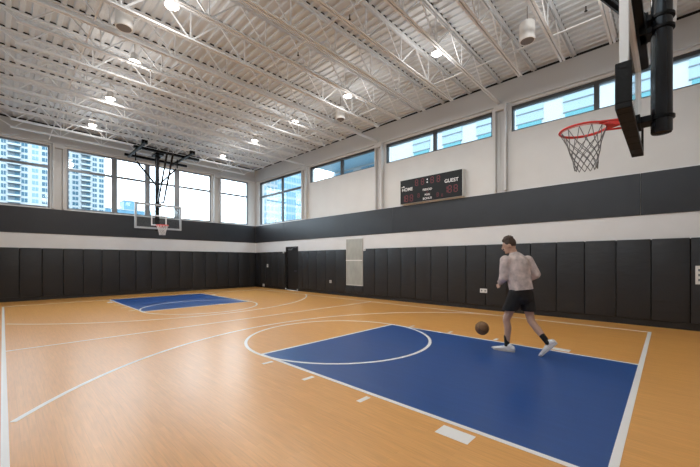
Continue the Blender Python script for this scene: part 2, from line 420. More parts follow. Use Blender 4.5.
window('window_3', 'y', YF, *FH[2], [], ZTR, 'frame_grey', 'tall end window nearest the room corner, blank sky in it', sgn=1)
window('window_4', 'x', XW, *RH[0], [(14.84, .10)], ZTR, 'frame_dark', 'tall side-wall window next to the room corner', topw=.09, fw=.045)
window('window_5', 'x', XW, *RH[1], [(10.25, .13)], None, 'frame_dark', 'low clerestory window farthest along the side wall', topw=.09, fw=.045)
window('window_6', 'x', XW, *RH[2], [(5.62, .11)], None, 'frame_dark', 'clerestory window above the scoreboard', topw=.09, fw=.045)
window('window_7', 'x', XW, *RH[3], [(1.01, .11)], None, 'frame_dark', 'clerestory window behind the near hoop', topw=.09, fw=.045)
for i, h in enumerate(RH[1:]):  # made-up windows, added to let more daylight in from the unseen side
    window('window_%d' % (8+i), 'x', XL, *h, [((h[0]+h[1])/2, .11)], None, 'frame_dark', 'clerestory window added for daylight in the unseen left wall, %s from the far end' % ORD[i], sgn=-1, topw=.09, fw=.045)

# ------------------------------------------------------------------ columns between windows
def column(axis, c, label, z0=ZB1+.024):
    root = thing('steel_column', label, 'column', (XW, c, z0) if axis == 'x' else (c, YF, z0), 0 if axis == 'x' else PI/2, 'painted steel columns between the windows')
    H = BB-z0
    for s in (-1, 1): MB().box(-.17, 0, s*.15-.028, s*.15+.028, 0, H).build('flange', 'column_paint', root, bevel=.003)
    MB().box(-.03, 0, -.122, .122, 0, H).build('web', 'column_paint', root)
    MB().box(-.17, -.03, -.122, .122, H-.16, H).build('cap_plate', 'column_paint', root)
    return root
column('x', 12.72, 'white steel column at the end of the tall side-wall window')
column('x', 7.99, 'white steel column left of the scoreboard')
cR = column('x', 3.33, 'white steel column right of the scoreboard with thin conduit')
MB().tube([(-.12, -.06, .0), (-.12, -.06, .55), (-.12, .02, .72), (-.12, .02, 2.3)], .012).build('conduit', 'column_paint', cR, True)
column('y', -3.13, 'white steel column between the two balconied-tower windows')
column('y', 3.34, 'white steel column between end windows right of the far hoop')

# ------------------------------------------------------------------ roof joists
SP = 0.935; JY = [3.36+SP*k for k in range(-5, 15)]
JY = [y for y in JY if YN+.1 < y < YF-.25]
TZ0, TZ1 = 6.865, 6.945; BZ0, BZ1 = 6.255, 6.315
nodes = [-4.42, -3.15, -1.89, -.63, .63, 1.89, 3.15, 4.42]
tc_me = MB().box(XL+.02, XW-.02, -.068, -.010, TZ0+.05, TZ1-.001).box(XL+.02, XW-.02, -.018, -.010, TZ0, TZ0+.05).box(XL+.02, XW-.02, .010, .068, TZ0+.05, TZ1-.001).box(XL+.02, XW-.02, .010, .018, TZ0, TZ0+.05).mesh('top_chord', 'joist_paint')
def bc(x0, x1): return MB().box(x0, x1, -.055, -.010, BZ0, BZ0+.008).box(x0, x1, -.018, -.010, BZ0+.008, BZ1).box(x0, x1, .010, .055, BZ0, BZ0+.008).box(x0, x1, .010, .018, BZ0+.008, BZ1).mesh('bottom_chord', 'joist_paint')
bc_me = bc(-4.5, 4.5); bcx_me = bc(XL+.10, XW-.10)
shade_mb = MB(); x = XL-TH
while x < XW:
    if x+.076 > XL+.05 and x+.2 < XW-.05: shade_mb.prism([(x+.077, TZ1), (x+.201, TZ1), (x+.184, ZD+DH-.002), (x+.094, ZD+DH-.002)], -.066, .066, 'y')
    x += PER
shade_me = shade_mb.mesh('flute_gap_shade', 'foam_shade_black')  # black fill paints the shade of the open flutes above the chord
WEB = []
zt, zb = TZ0+.02, BZ0+.03
for i, n in enumerate(nodes):
    l = n-.63 if i else -5.55; r = n+.63 if i < len(nodes)-1 else 5.55
    WEB.append(MB().bar((n-.02, 0, zb), (l+.03, 0, zt), .022, .03).mesh('web', 'joist_paint'))
    WEB.append(MB().bar((n+.02, 0, zb), (r-.03, 0, zt), .022, .03).mesh('web', 'joist_paint'))
    if 0 < i < len(nodes)-1: WEB.append(MB().bar((n, 0, zb), (n, 0, zt), .022, .022).mesh('web', 'joist_paint'))
nj = len(JY)
for k, y in enumerate(reversed(JY)):
    onc = any(abs(y-c) < .2 for c in (3.36, 8.035, 12.71))
    lab = 'open-web white steel roof joist, %s from the end windows' % ORD[k]
    if onc: lab += ', lower chord running to a column'
    r = thing('roof_joist', lab, 'joist', (0, y, 0), 0, 'open-web steel joists under the roof deck')
    link('top_chord', tc_me, r); link('bottom_chord', bcx_me if onc else bc_me, r); tag(link('flute_gap_shade', shade_me, r), kind='stuff')
    for m_ in WEB: link('web', m_, r)
for x_, lb in ((-3.42, 'thin bridging rod across the joists over the left half of the court'), (-.1, 'thin bridging rod across the joists over the court centre line'), (3.42, 'thin bridging rod across the joists nearer the scoreboard wall')):
    tag(MB().bar((x_, YN+.02, BZ1+.012), (x_, YF-.12, BZ1+.012), .03, .02).build('bridging_rod', 'joist_paint'), lb, 'rod', 'bridging rods under the roof')

# ------------------------------------------------------------------ lamps and speakers
def lamp(x, y, label, first=[None]):
    z = 6.40
    if first[0] is None:
        r = thing('high_bay_lamp', label, 'lamp', (x, y, z), 0, 'round ceiling lamps')
        MB().lathe([(.03, .20), (.07, .19), (.085, .08), (.125, .03), (.13, .0), (.116, .0)], 20).build('housing', 'lamp_housing', r, True)
        MB().lathe([(.02, -.040), (.07, -.032), (.105, -.012), (.115, .004)][::1], 20).build('lens', 'lamp_lens', r, True)
        MB().cyl((0, 0, .20), (0, 0, ZD-z), .010).build('hanger', 'lamp_housing', r)
        for kind, en, rad in (('SPOT', LAMP_W, .16), ('POINT', LAMP_UP, .13)):
            ld = bpy.data.lights.new('lamp_light', kind); ld.energy = en; ld.color = (1.0, 0.965, 0.92); ld.shadow_soft_size = rad
            if kind == 'SPOT': ld.spot_size = math.radians(172); ld.spot_blend = .5
            lo = bpy.data.objects.new('lamp_light', ld); COL.objects.link(lo); lo.location = (0, 0, -.24); lo.parent = r
        first[0] = r
    else:
        r = copy_tree(first[0]); r.location = (x, y, z); r['label'] = label
for sx, side in ((2.38, 'scoreboard side'), (-2.45, 'left side')):
    for k, y in enumerate((14.6, 11.78, 9.12, 6.54, 3.62, 0.85)):
        lamp(sx, y, 'glowing round ceiling lamp, %s from the end windows in the row on the %s' % (ORD[k], side))
def speaker(x, y, label):
    r = thing('pendant_speaker', label, 'speaker', (x, y, 6.20), 0, 'white pendant speakers')
    MB().lathe([(.135, .0), (.148, .0), (.152, .02), (.150, .36), (.135, .385), (.05, .39)], 24).build('body', 'speaker_white', r, True)
    MB().lathe([(.01, -.004), (.128, -.002), (.134, .012), (.134, .05)], 24).build('grille', 'speaker_grille', r, True)
    MB().cyl((0, 0, .385), (0, 0, ZD-6.20), .006).build('hanger', 'frame_dark', r)
    MB().box(-.03, .03, -.012, .012, .385, .43).build('bracket', 'frame_dark', r)
speaker(3.03, 1.85, 'white cylinder speaker hanging nearest the near hoop')
speaker(3.03, 7.5, 'white cylinder speaker hanging before the column left of the scoreboard')
speaker(-3.0, 7.58, 'white cylinder speaker hanging over the left side of the court')
for x_, y_, lb in ((3.9, .95, 'tiny dark sprinkler head on the deck nearest the near hoop'), (.6, 4.75, 'tiny dark sprinkler head on the deck over the near key'), (.6, 6.6, 'tiny dark sprinkler head on the deck over mid court'), (3.9, 5.9, 'tiny dark sprinkler head on the deck above the scoreboard')):
    sp = thing('sprinkler_head', lb, 'sprinkler', (x_, y_, ZD-.11), 0, 'sprinkler heads')
    MB().cyl((0, 0, .03), (0, 0, .11), .012).build('stem', 'sprinkler', sp); MB().lathe([(.008, 0), (.030, .004), (.030, .010), (.012, .03)], 12).build('deflector', 'sprinkler', sp)

# ------------------------------------------------------------------ door, panel, outlets
d = struct(link('door_1', None), 'black door with a closer in the padded side wall', 'door')
y0, y1, z0, z1 = DOOR
MB().box(XW-.02, XW+.12, y0-.06, y0, 0, z1+.06).box(XW-.02, XW+.12, y1, y1+.06, 0, z1+.06).box(XW-.02, XW+.12, y0, y1, z1, z1+.06).build('door_frame', 'door_black', d, bevel=.004)
MB().box(XW+.03, XW+.075, y0+.005, y1-.005, .008, z1-.005).build('leaf', 'door_black', d, bevel=.004)
cb = MB().box(XW-.03, XW+.03, y0+.45, y0+.78, z1-.12, z1-.05).build('closer', 'steel_grey', d, bevel=.006)
MB().bar((XW-.02, y0+.5, z1-.08), (XW-.10, y0+.3, z1-.03), .02, .02).bar((XW-.10, y0+.3, z1-.03), (XW-.025, y0+.1, z1+.02), .02, .02).build('closer_arm', 'steel_grey', cb)
MB().tube([(XW+.03, y0+.10, 1.02), (XW-.03, y0+.10, 1.02), (XW-.03, y0+.22, 1.02)], .011).build('handle', 'steel_grey', d, True)
for y_ in (y0-.035, y1+.035): MB().box(XW-.055, XW-.02, y_-.02, y_+.02, .03, .10).build('floor_stop', 'plastic_white', d)

p = thing('access_panel', 'tall grey two-part metal panel set among the dark pads', 'panel', (XW, 9.40, .48))
MB().box(-.035, -.002, -.485, .485, 0, 2.0).build('frame', 'metal_panel_trim', p)
for a, b in ((.035, 1.05), (1.10, 1.985)): MB().box(-.042, -.035, -.465, .465, a, b).build('sheet', 'metal_panel', p, bevel=.002)
MB().box(-.05, -.035, -.485, .485, 1.055, 1.095).build('crossbar', 'plastic_white', p)

def plate(name, y_, z_, w_, h_, label, cat, n=2, d_=.060):
    r = thing(name, label, cat, (XW-d_, y_, z_))
    MB().box(-.012, .004, -w_/2, w_/2, -h_/2, h_/2).build('cover', 'plastic_white', r, bevel=.004)
    for k in range(n):
        c = (k-(n-1)/2)*w_/n if w_ > h_ else 0; cz = 0 if w_ > h_ else (k-(n-1)/2)*h_/n*.8
        MB().box(-.018, -.010, c-.018, c+.018, cz-.025, cz+.025).build('socket', 'steel_grey', r)
plate('wall_outlet', 3.85, .60, .22, .13, 'white double outlet on the pads behind the running player', 'outlet')
plate('wall_outlet', 10.86, .59, .12, .13, 'white outlet on the pads between door and metal panel', 'outlet')
plate('wall_switch', -.80, 1.22, .12, .40, 'white switch plate at the right edge of the side wall pads', 'switch', 3)
plate('thermostat', 16.09, 1.27, .13, .18, 'white thermostat on the pads near the room corner', 'thermostat', 1)
plate('wall_outlet', 16.49, .15, .18, .14, 'white outlet low by the floor near the room corner', 'outlet')
plate('wall_sensor', 8.80, 2.0, .13, .09, 'small white sensor at the top edge beside the metal panel', 'sensor', 1)
plate('wall_sensor', 14.55, 2.0, .10, .11, 'small white sensor beside the top of the black door', 'sensor', 1)

# ------------------------------------------------------------------ scoreboard
SD = .20
sb = thing('scoreboard', 'black electronic scoreboard in a pale case on the side wall', 'scoreboard', (XW-.002, 5.68, ZB1+.0225))
SY0, SY1, SH = -1.22, 1.22, .87
MB().box(-SD, -.0, SY0, SY1, 0, SH+.02).build('case', 'score_case', sb, bevel=.006)
face = MB().box(-SD-.012, -SD, SY0+.02, SY1-.02, .012, SH+.005).build('face', 'score_face', sb, bevel=.003)
FX = -SD-.0125
def text(s, u, z, h_, par, m='print_white', bold=.0):
    c = bpy.data.curves.new('lettering', 'FONT'); c.body = s; c.size = h_/0.70; c.align_x = 'CENTER'; c.align_y = 'BOTTOM_BASELINE' if False else 'CENTER'
    c.extrude = .002; c.offset = bold
    o = bpy.data.objects.new('lettering_tmp', c); COL.objects.link(o); bpy.context.view_layer.update()
    me_ = bpy.data.meshes.new_from_object(o.evaluated_get(bpy.context.evaluated_depsgraph_get())); bpy.data.objects.remove(o)
    me_.materials.clear(); me_.materials.append(M[m])
    t = link('lettering', me_, par); t.location = (FX-.001, u, z-.03); t.rotation_euler = (PI/2, 0, -PI/2)
    return t
# local: viewer sees +y on the left, so screen-x = -y
text('HOME', .90, .545, .115, face, bold=.002); text('GUEST', -.83, .600, .115, face, bold=.002)
text('PERIOD', .07, .435, .075, face, bold=.001); text('POSS', .07, .255, .065, face, bold=.001); text('BONUS', .07, .125, .075, face, bold=.001)
MB().box(FX-.003, FX, 1.00, 1.15, .615, .635).box(FX-.003, FX, 1.03, 1.08, .642, .66).build('maker_mark', 'print_white', face)
SEG = {'a': (.0, 1, 'h'), 'g': (0, 0, 'h'), 'd': (0, -1, 'h'), 'f': (-1, .5, 'v'), 'b': (1, .5, 'v'), 'e': (-1, -.5, 'v'), 'c': (1, -.5, 'v')}
def digit(u, z, h_, segs='abcdefg'):
    w_ = h_*.5; t = h_*.11; dm = MB(); z -= .03
    for s_ in segs:
        dx, dz, k = SEG[s_]; cu = u-dx*w_/2; cz = z+dz*h_/2
        if k == 'h': dm.box(FX-.003, FX, cu-w_/2+t*.6, cu+w_/2-t*.6, cz-t/2, cz+t/2)
        else: dm.box(FX-.003, FX, cu-t/2, cu+t/2, cz-h_/4+t*.2, cz+h_/4-t*.2) if False else dm.box(FX-.003, FX, cu-t/2, cu+t/2, z+dz*h_/2-h_/4+t*.5, z+dz*h_/2+h_/4-t*.5)
    dm.build('digit', 'led_red', face)
for u in (.50, .26, -.12, -.36): digit(u, .735, .20)
for dz in (-.05, .05): MB().cyl((FX-.004, .07, .705+dz), (FX, .07, .705+dz), .026, n=12).build('colon_dot', 'print_white', face)
for u, sg in ((1.08, 'bc'), (.93, 'abcdefg'), (.72, 'abcdefg')): digit(u, .22, .22, sg)
for u, sg in ((-.62, 'bc'), (-.77, 'abcdefg'), (-.98, 'abcdefg')): digit(u, .32, .22, sg)
digit(.07, .345, .07); digit(.42, .27, .13); digit(-.33, .20, .13); digit(-.50, .16, .09)

# ------------------------------------------------------------------ basketball goals
def net_mesh(r0, r1, H, rows, n, rad, m, lean=(0, 0)):
    def P(k, j):
        t = 0 if k == 0 else .34+.66*(k-1)/(rows-1); rr = r0+(r1-r0)*(t**.7); a = 2*PI*(j+(.5 if k % 2 else 0))/n
        wob = .006*math.sin(3.1*j+1.7*k)*t
        return Vector(((rr+wob)*math.cos(a)+lean[0]*t, (rr+wob)*math.sin(a)+lean[1]*t, -H*t*(1-.10*(1-t))))
    mb_ = MB()
    for j in range(n):
        for sgn in (0, 1):
            pts = [P(0, j)]; jj = j
            for k in range(1, rows+1):
                if k % 2: jj = jj if sgn == 0 else jj-1
                else: jj = jj+1 if sgn == 0 else jj
                pts.append(P(k, jj))
            mb_.tube(pts, rad, 5)
    return mb_.mesh('net', m, True)
def goal(label, loc, rotz, near, bx0, bx1, ch0, ch1):
    # local: +y to the court, board face at y=0, mast behind at y=-.27
    g = thing('basketball_goal', label, 'basketball goal', loc, rotz)
    fm = 'board_white' if near else 'board_grey'
    b = MB().box(-.84, .84, -.045, -.032, 2.97, 3.90).build('backboard_glass', 'board_glass', g)
    fw, t0, t1 = .075, -.072, -.006
    MB().box(-.915, .915, t0, t1, 3.90, 3.975).box(-.915, .915, t0, t1, 2.90, 2.975).box(-.915, -.84, t0, t1, 2.975, 3.90).box(.84, .915, t0, t1, 2.975, 3.90).build('backboard_frame', fm, g, bevel=.004)
    q = MB(); a, bq, w_ = .305, .455, .05
    q.box(-a, a, -.031, -.029, 3.05+bq-w_, 3.05+bq).box(-a, a, -.031, -.029, 3.05, 3.05+w_).box(-a, -a+w_, -.031, -.029, 3.05+w_, 3.05+bq-w_).box(a-w_, a, -.031, -.029, 3.05+w_, 3.05+bq-w_)
    q.build('target_square', 'print_white', b)
    if near:
        # rubber pad wrapping the lower edge and corners
        pd = MB().box(-.935, .935, -.095, .022, 2.855, 2.905).box(-.935, -.905, -.095, .022, 2.905, 3.265).box(.905, .935, -.095, .022, 2.905, 3.265).build('edge_pad', 'board_pad', g, bevel=.008)
        for k in range(7): MB().box(-.80+k*.2667-.004, -.80+k*.2667+.004, -.090, .018, 2.8535, 2.858).build('pad_joint', 'foam_shade_black', pd)
        for sx in (-1, 1): MB().box(sx*.936-.002, sx*.936+.002, -.055, -.01, 3.21, 3.235).build('pad_slot', 'foam_shade_black', pd)
    # rim
    ry = .40
    rm = MB().tube([(.2325*math.cos(2*PI*k/40), ry+.2325*math.sin(2*PI*k/40), 3.05) for k in range(40)], .0125, 10, closed=True).build('rim', 'rim_red', g, True)
    MB().tube([(.225*math.cos(2*PI*k/40), ry+.225*math.sin(2*PI*k/40), 3.032) for k in range(40)], .004, 6, closed=True).build('net_ring', 'rim_red', rm, True)
    br = MB().box(-.075, .075, -.006, .012, 2.985, 3.065).prism([(-.075, .012), (.075, .012), (.055, ry-.215), (-.055, ry-.215)], 3.030, 3.060)
    for s in (-1, 1): br.bar((s*.07, .01, 2.995), (s*.14, ry-.17, 3.04), .012, .02); br.bar((s*.065, .01, 3.05), (s*.165, ry-.16, 3.05), .03, .012)
    br.build('rim_bracket', 'rim_red', rm)
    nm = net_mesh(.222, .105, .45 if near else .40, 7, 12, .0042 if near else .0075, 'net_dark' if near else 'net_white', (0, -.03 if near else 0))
    link('net', nm, rm, (0, ry, 3.03))
    # mast and clamps
    ms = 'steel_slate'; fs_ = 1 if near else -1
    MB().lathe([(.05, 2.832), (.078, 2.835), (.085, 2.85), (.085, 6.10), (.05, 6.12)], 24, (0, -.27, 0)).build('mast', ms, g, True)
    for z_ in (2.99, 3.90, 4.02):
        c = MB().lathe([(.084, z_-.014), (.104, z_-.014), (.104, z_+.014), (.084, z_+.014)], 24, (0, -.27, 0)).build('clamp_ring', 'steel_black', g, True)
    MB().box(-.10, .10, -.20, -.072, 2.955, 3.02).box(-.15, .15, -.11, -.072, 2.94, 3.035).build('lower_bracket', 'steel_black', g, bevel=.006)
    MB().box(-.10, .10, -.20, -.10, 3.86, 3.92).box(-.10, .10, -.20, -.10, 3.99, 4.05).box(-.12, .12, -.16, -.10, 3.86, 4.05).build('upper_bracket', 'steel_black', g, bevel=.006)
    MB().box(-.90, .90, -.145, -.072, 3.93, 4.0).build('top_rail', 'steel_black' if near else 'steel_grey', g, bevel=.006)
    # V braces to a tube below the rack
    zt_ = 5.72
    MB().cyl((-.82, -.27, zt_), (.82, -.27, zt_), .035, n=14).build('hanger_tube', 'board_white', g, True)
    for s in (-1, 1):
        MB().bar((s*.78, -.27, zt_), (s*.05, -.27, 4.85), .07, .07).build('side_brace', 'steel_slate', g)
        MB().bar((s*.82, -.27, zt_), (s*.82, -.27, 6.15), .04, .04).build('hanger', 'steel_black', g)
    # forward braces
    MB().bar((fs_*-.02, -.14, 4.10), (fs_*.26, -.14, 4.10), .06, .05).build('brace_foot', 'steel_slate', g)
    for x_ in (.0, fs_*.22): MB().bar((x_, -.15, 4.06 if near else 4.10), (x_, 1.00, 5.98) if not near else (x_, 1.17, 6.05), .062, .062).build('forward_brace', 'steel_black' if near else 'steel_slate', g)
    # rack under the joists
    for y_ in (.20, -1.27): MB().bar((bx0, y_, 6.20), (bx1, y_, 6.20), .10, .10).build('rack_beam', 'steel_black', g, bevel=.005)
    for x_ in (ch0, ch1):
        c = MB().bar((x_, -1.33, 6.14), (x_, 1.28, 6.14), .08, .07).build('rack_crossbar', 'steel_black', g)
        for y_ in (1.13, .20): MB().box(x_-.10, x_+.10, y_-.05, y_+.05, 6.11, 6.25).build('beam_clip', 'steel_black', c)
    MB().box(-.16, .16, -.50, .10, 6.10, 6.17).box(-.10, .02, -.38, -.20, 6.02, 6.10).build('winch', 'steel_black', g, bevel=.01)
goal('near basketball goal seen from the side, red rim and thick black mast', (0, 0, 0), 0, True, -1.3, 1.3, -.85, .85)
goal('far basketball goal with glass backboard hung from a black roof rack', (0, L, 0), PI, False, -1.6, 1.0, -.95, .85)

# ------------------------------------------------------------------ basketball
bl = thing('basketball', 'brown basketball bouncing just ahead of the running player', 'ball', (1.25, 2.09, .32))
MB().ball((0, 0, 0), .119, 28, 18).build('cover', 'ball_leather', bl, True)
sm = MB()
for R in (Matrix.Rotation(.5, 3, 'X'), Matrix.Rotation(PI/2, 3, 'X') @ Matrix.Rotation(.4, 3, 'Z'), Matrix.Rotation(PI/2, 3, 'Y') @ Matrix.Rotation(.3, 3, 'X')):
    sm.tube([R @ Vector((.1185*math.cos(2*PI*k/40), .1185*math.sin(2*PI*k/40), 0)) for k in range(40)], .0028, 5, closed=True)
sm.build('seam', 'ball_seam', bl, True)

# ------------------------------------------------------------------ player
def fuse(mb_, voxel, m, smooth=6, cuts=()):
    me_ = mb_.mesh('tmp', m); o = link('tmp', me_)
    md = o.modifiers.new('r', 'REMESH'); md.mode = 'VOXEL'; md.voxel_size = voxel
    s_ = o.modifiers.new('s', 'SMOOTH'); s_.factor = .5; s_.iterations = smooth
    bpy.context.view_layer.update()
    out = bpy.data.meshes.new_from_object(o.evaluated_get(bpy.context.evaluated_depsgraph_get()))
    bpy.data.objects.remove(o)
    bm = bmesh.new(); bm.from_mesh(out)
    for co, no in cuts:
        res = bmesh.ops.bisect_plane(bm, geom=bm.verts[:]+bm.edges[:]+bm.faces[:], plane_co=co, plane_no=no, clear_outer=True)
        es = [e for e in res['geom_cut'] if isinstance(e, bmesh.types.BMEdge)]
        bmesh.ops.holes_fill(bm, edges=es)
    bm.to_mesh(out); bm.free()
    out.materials.clear(); out.materials.append(M[m])
    for pl in out.polygons: pl.use_smooth = True; pl.material_index = 0
    return out
def limb(mb_, pts, rs, step=.35, nu=12, nv=8):
    pts = [Vector(p_) for p_ in pts]
    for i in range(len(pts)-1):
        ln = (pts[i+1]-pts[i]).length; n = max(2, int(ln/(min(rs[i], rs[i+1])*step))+1)
        for k in range(n+1):
            t = k/n; mb_.ball(pts[i].lerp(pts[i+1], t), rs[i]+(rs[i+1]-rs[i])*t, nu, nv)
def torso(mb_, rings, n=7):
    for i in range(len(rings)-1):
        (c0, a0, b0, g0), (c1, a1, b1, g1) = rings[i], rings[i+1]
        for k in range(n):
            t = k/n; c = Vector(c0).lerp(Vector(c1), t); a = a0+(a1-a0)*t; b = b0+(b1-b0)*t; g = g0+(g1-g0)*t
            mb_.ball(c, (a, b, min(a, b)*.75), 16, 10, Matrix.Rotation(g, 3, 'Z'))
pr = thing('person', 'person in pale long-sleeved top, black shorts and white shoes running across the blue key', 'person', (1.25, 1.40, 0))
D = math.radians
hipL, hipR = (-.10, .09, .97), (.09, .0, .97)
kneL, ankL = (-.08, .25, .54), (-.06, .245, .13)
kneR, ankR = (.06, -.09, .54), (.0, -.335, .25)
shL, shR = (-.165, .235, 1.53), (.17, -.01, 1.53)
elL, wrL = (-.20, .25, 1.255), (-.02, .37, 1.15)
elR, wrR = (.23, -.12, 1.30), (.30, .10, 1.17)
neck, head = (0, .14, 1.59), (-.01, .225, 1.79)
rings = [((0, .04, .95), .165, .125, D(-20)), ((0, .05, 1.08), .155, .115, D(-25)), ((0, .08, 1.25), .165, .12, D(-30)), ((0, .105, 1.42), .185, .13, D(-35)), ((0, .12, 1.52), .165, .10, D(-36)), ((0, .125, 1.575), .08, .075, D(-36))]
body = MB(); torso(body, rings)
limb(body, [neck, (0, .17, 1.69), (-.005, .20, 1.74)], [.066, .060, .062])
HR = Matrix.Rotation(D(14), 3, 'Z') @ Matrix.Rotation(D(-14), 3, 'X')     # face turned a little to the left and down
H = Vector(head)
body.ball(H, (.078, .100, .118), 18, 14, HR)
body.ball(H+HR @ Vector((0, .025, -.07)), (.058, .068, .062), 14, 10, HR)
body.ball(H+HR @ Vector((0, .072, -.112)), (.030, .026, .022), 10, 8, HR)
for k in range(6): body.ball(H+HR @ Vector((0, .098+.018*k/5, .012-.045*k/5)), .010+.006*k/5, 8, 6)
body.ball(H+HR @ Vector((0, .084, .030)), (.055, .020, .014), 10, 8, HR)
body.ball(H+HR @ Vector((0, .098, -.068)), (.026, .012, .010), 10, 6, HR)
for s in (-1, 1): body.ball(H+HR @ Vector((s*.082, -.005, -.015)), (.012, .024, .034), 10, 8, HR)
limb(body, [shL, elL], [.058, .044]); limb(body, [elL, wrL], [.044, .029])
limb(body, [shR, elR], [.058, .044]); limb(body, [elR, wrR], [.044, .029])
limb(body, [hipL, kneL], [.098, .060]); limb(body, [kneL, (-.075, .225, .40), ankL], [.058, .058, .038])
limb(body, [hipR, kneR], [.098, .060]); limb(body, [kneR, (.04, -.19, .42), ankR], [.058, .058, .038])
def hand(mb_, wr, d, side_v, curl):
    d = Vector(d).normalized(); sv = Vector(side_v); sv = (sv-d*sv.dot(d)).normalized(); nrm = d.cross(sv).normalized()*curl
    w_ = Vector(wr)
    R3 = Matrix((sv, d, nrm)).transposed()
    for t in (.02, .045, .07): mb_.ball(w_+d*t, (.038, .03, .017), 10, 8, R3)
    for i, (o_, ln) in enumerate(((.030, .070), (.010, .080), (-.010, .075), (-.030, .058))):
        a = w_+d*.085+sv*o_; b = a+d*ln*.55+nrm*.012+sv*o_*.2; c = b+d*ln*.38+nrm*.032
        limb(mb_, [a-d*.02, a, b, c], [.010, .0098, .009, .0078], .5, 8, 6)
    a = w_+d*.03+sv*.032; b = a+d*.03+sv*.028+nrm*.01; c = b+d*.032+sv*.008+nrm*.012
    limb(mb_, [a, b, c], [.013, .0105, .009], .5, 8, 6)
hand(body, wrL, (.75, .35, -.45), (.1, .3, 1), -1); hand(body, wrR, (-.1, .8, -.3), (-1, 0, .2), -1)
o = link('body', fuse(body, .0085, 'skin', 4), pr)
# face details
fc = MB()
for s in (-1, 1): fc.ball(H+HR @ Vector((s*.031, .091, .006)), (.013, .007, .007), 10, 6, HR)
fc.build('eyes', 'eye_white', o, True)
fc = MB()
for s in (-1, 1): fc.ball(H+HR @ Vector((s*.031, .096, .006)), (.006, .004, .006), 8, 6, HR)
fc.build('pupils', 'eye_dark', o, True)
MB().ball(H+HR @ Vector((0, .107, -.068)), (.022, .005, .006), 10, 6, HR).build('mouth', 'lip', o, True)
fc = MB()
for s in (-1, 1): fc.ball(H+HR @ Vector((s*.032, .099, .030)), (.020, .006, .005), 8, 6, HR)
fc.build('eyebrows', 'hair_brown', o, True)
hr = MB()
hr.ball(H+HR @ Vector((0, -.016, .030)), (.085, .100, .108), 18, 12, HR); hr.ball(H+HR @ Vector((0, .035, .095)), (.062, .062, .042), 14, 8, HR)
for k in range(26):
    a = random.uniform(0, 2*PI); e = random.uniform(.55, 1.3)
    v = Vector((math.cos(a)*math.cos(e)*.075, math.sin(a)*math.cos(e)*.088, math.sin(e)*.108))
    hr.ball(H+HR @ (v*1.06+Vector((0, -.008, .038))), .022, 8, 6)
link('hair', fuse(hr, .008, 'hair_brown', 3, [(H+HR @ Vector((0, .045, .01)), HR @ Vector((0, .80, -.60)))]), pr)
# sweatshirt
sw = MB()
torso(sw, [((0, .03, 1.00), .205, .165, D(-22)), ((0, .05, 1.10), .205, .165, D(-25)), ((0, .08, 1.25), .208, .165, D(-30)), ((0, .10, 1.42), .212, .165, D(-35)), ((0, .11, 1.53), .190, .138, D(-36)), ((0, .12, 1.59), .125, .105, D(-36)), ((0, .135, 1.625), .085, .082, D(-36))])
for s_, e_, w_ in ((shL, elL, wrL), (shR, elR, wrR)):
    limb(sw, [s_, e_], [.088, .074]); limb(sw, [e_, Vector(e_).lerp(Vector(w_), .93)], [.074, .048])
for k in range(20):
    g = 2*PI*k/20; sw.ball((.078*math.cos(g), .135+.074*math.sin(g), 1.635+.012*math.sin(g)), .017, 8, 6)
link('sweatshirt', fuse(sw, .011, 'sweat_fabric', 5, [((0, .05, 1.045), (0, -.12, -1))]), pr)
# shorts
so = MB()
torso(so, [((0, .03, .92), .185, .150, D(-20)), ((0, .05, 1.06), .178, .138, D(-22))])
for h_, k_ in ((hipL, kneL), (hipR, kneR)):
    h_, k_ = Vector(h_), Vector(k_); limb(so, [h_, h_.lerp(k_, .85)], [.125, .120])
link('shorts', fuse(so, .011, 'shorts_black', 5, [((0, .05, .70), (0, 0, -1)), ((0, .05, 1.10), (0, 0, 1))]), pr)
# socks and shoes
for kn, an in ((kneL, ankL), (kneR, ankR)):
    k_, a_ = Vector(kn), Vector(an); s_ = MB(); limb(s_, [a_.lerp(k_, .30), a_, a_-(k_-a_)*.05], [.048, .043, .045])
    link('sock', fuse(s_, .009, 'sock_black', 3), pr)
def shoe(loc, rx, rz):
    R = Matrix.Rotation(rz, 3, 'Z') @ Matrix.Rotation(rx, 3, 'X'); c = Vector(loc); s_ = MB()
    for yy, a, zz, hh in ((-.075, .038, .055, .052), (-.04, .041, .062, .060), (0, .043, .060, .056), (.05, .045, .050, .044), (.10, .048, .043, .036), (.15, .047, .037, .030), (.19, .040, .033, .026), (.215, .028, .030, .020)):
        s_.ball(c+R @ Vector((0, yy, zz)), (a, .045, hh), 12, 8, R)
    s_.ball(c+R @ Vector((0, -.02, .105)), (.042, .052, .03), 12, 8, R)
    sh = link('shoe', fuse(s_, .008, 'shoe_white', 4), pr)
    pts = [(.040*math.cos(t) if math.sin(t) < 0 else .046*math.cos(t), .06+.175*math.sin(t)) for t in [2*PI*k/24 for k in range(24)]]
    so_ = MB().prism(pts, 0.0, .026)
    so_.v = [tuple(c+R @ Vector(v)) for v in so_.v]; so_.build('sole', 'shoe_sole', sh, True)
    la = MB()
    for k in range(4):
        yy = .045+.022*k; zz = .094-.009*k
        la.tube([c+R @ Vector((x_, yy, zz-abs(x_)*.35)) for x_ in (-.03, 0, .03)], .004, 5)
    la.build('laces', 'shoe_dark', sh)
shoe((-.06, .235, .004), D(0), D(8)); shoe((.0, -.41, .165), D(-48), D(-6))

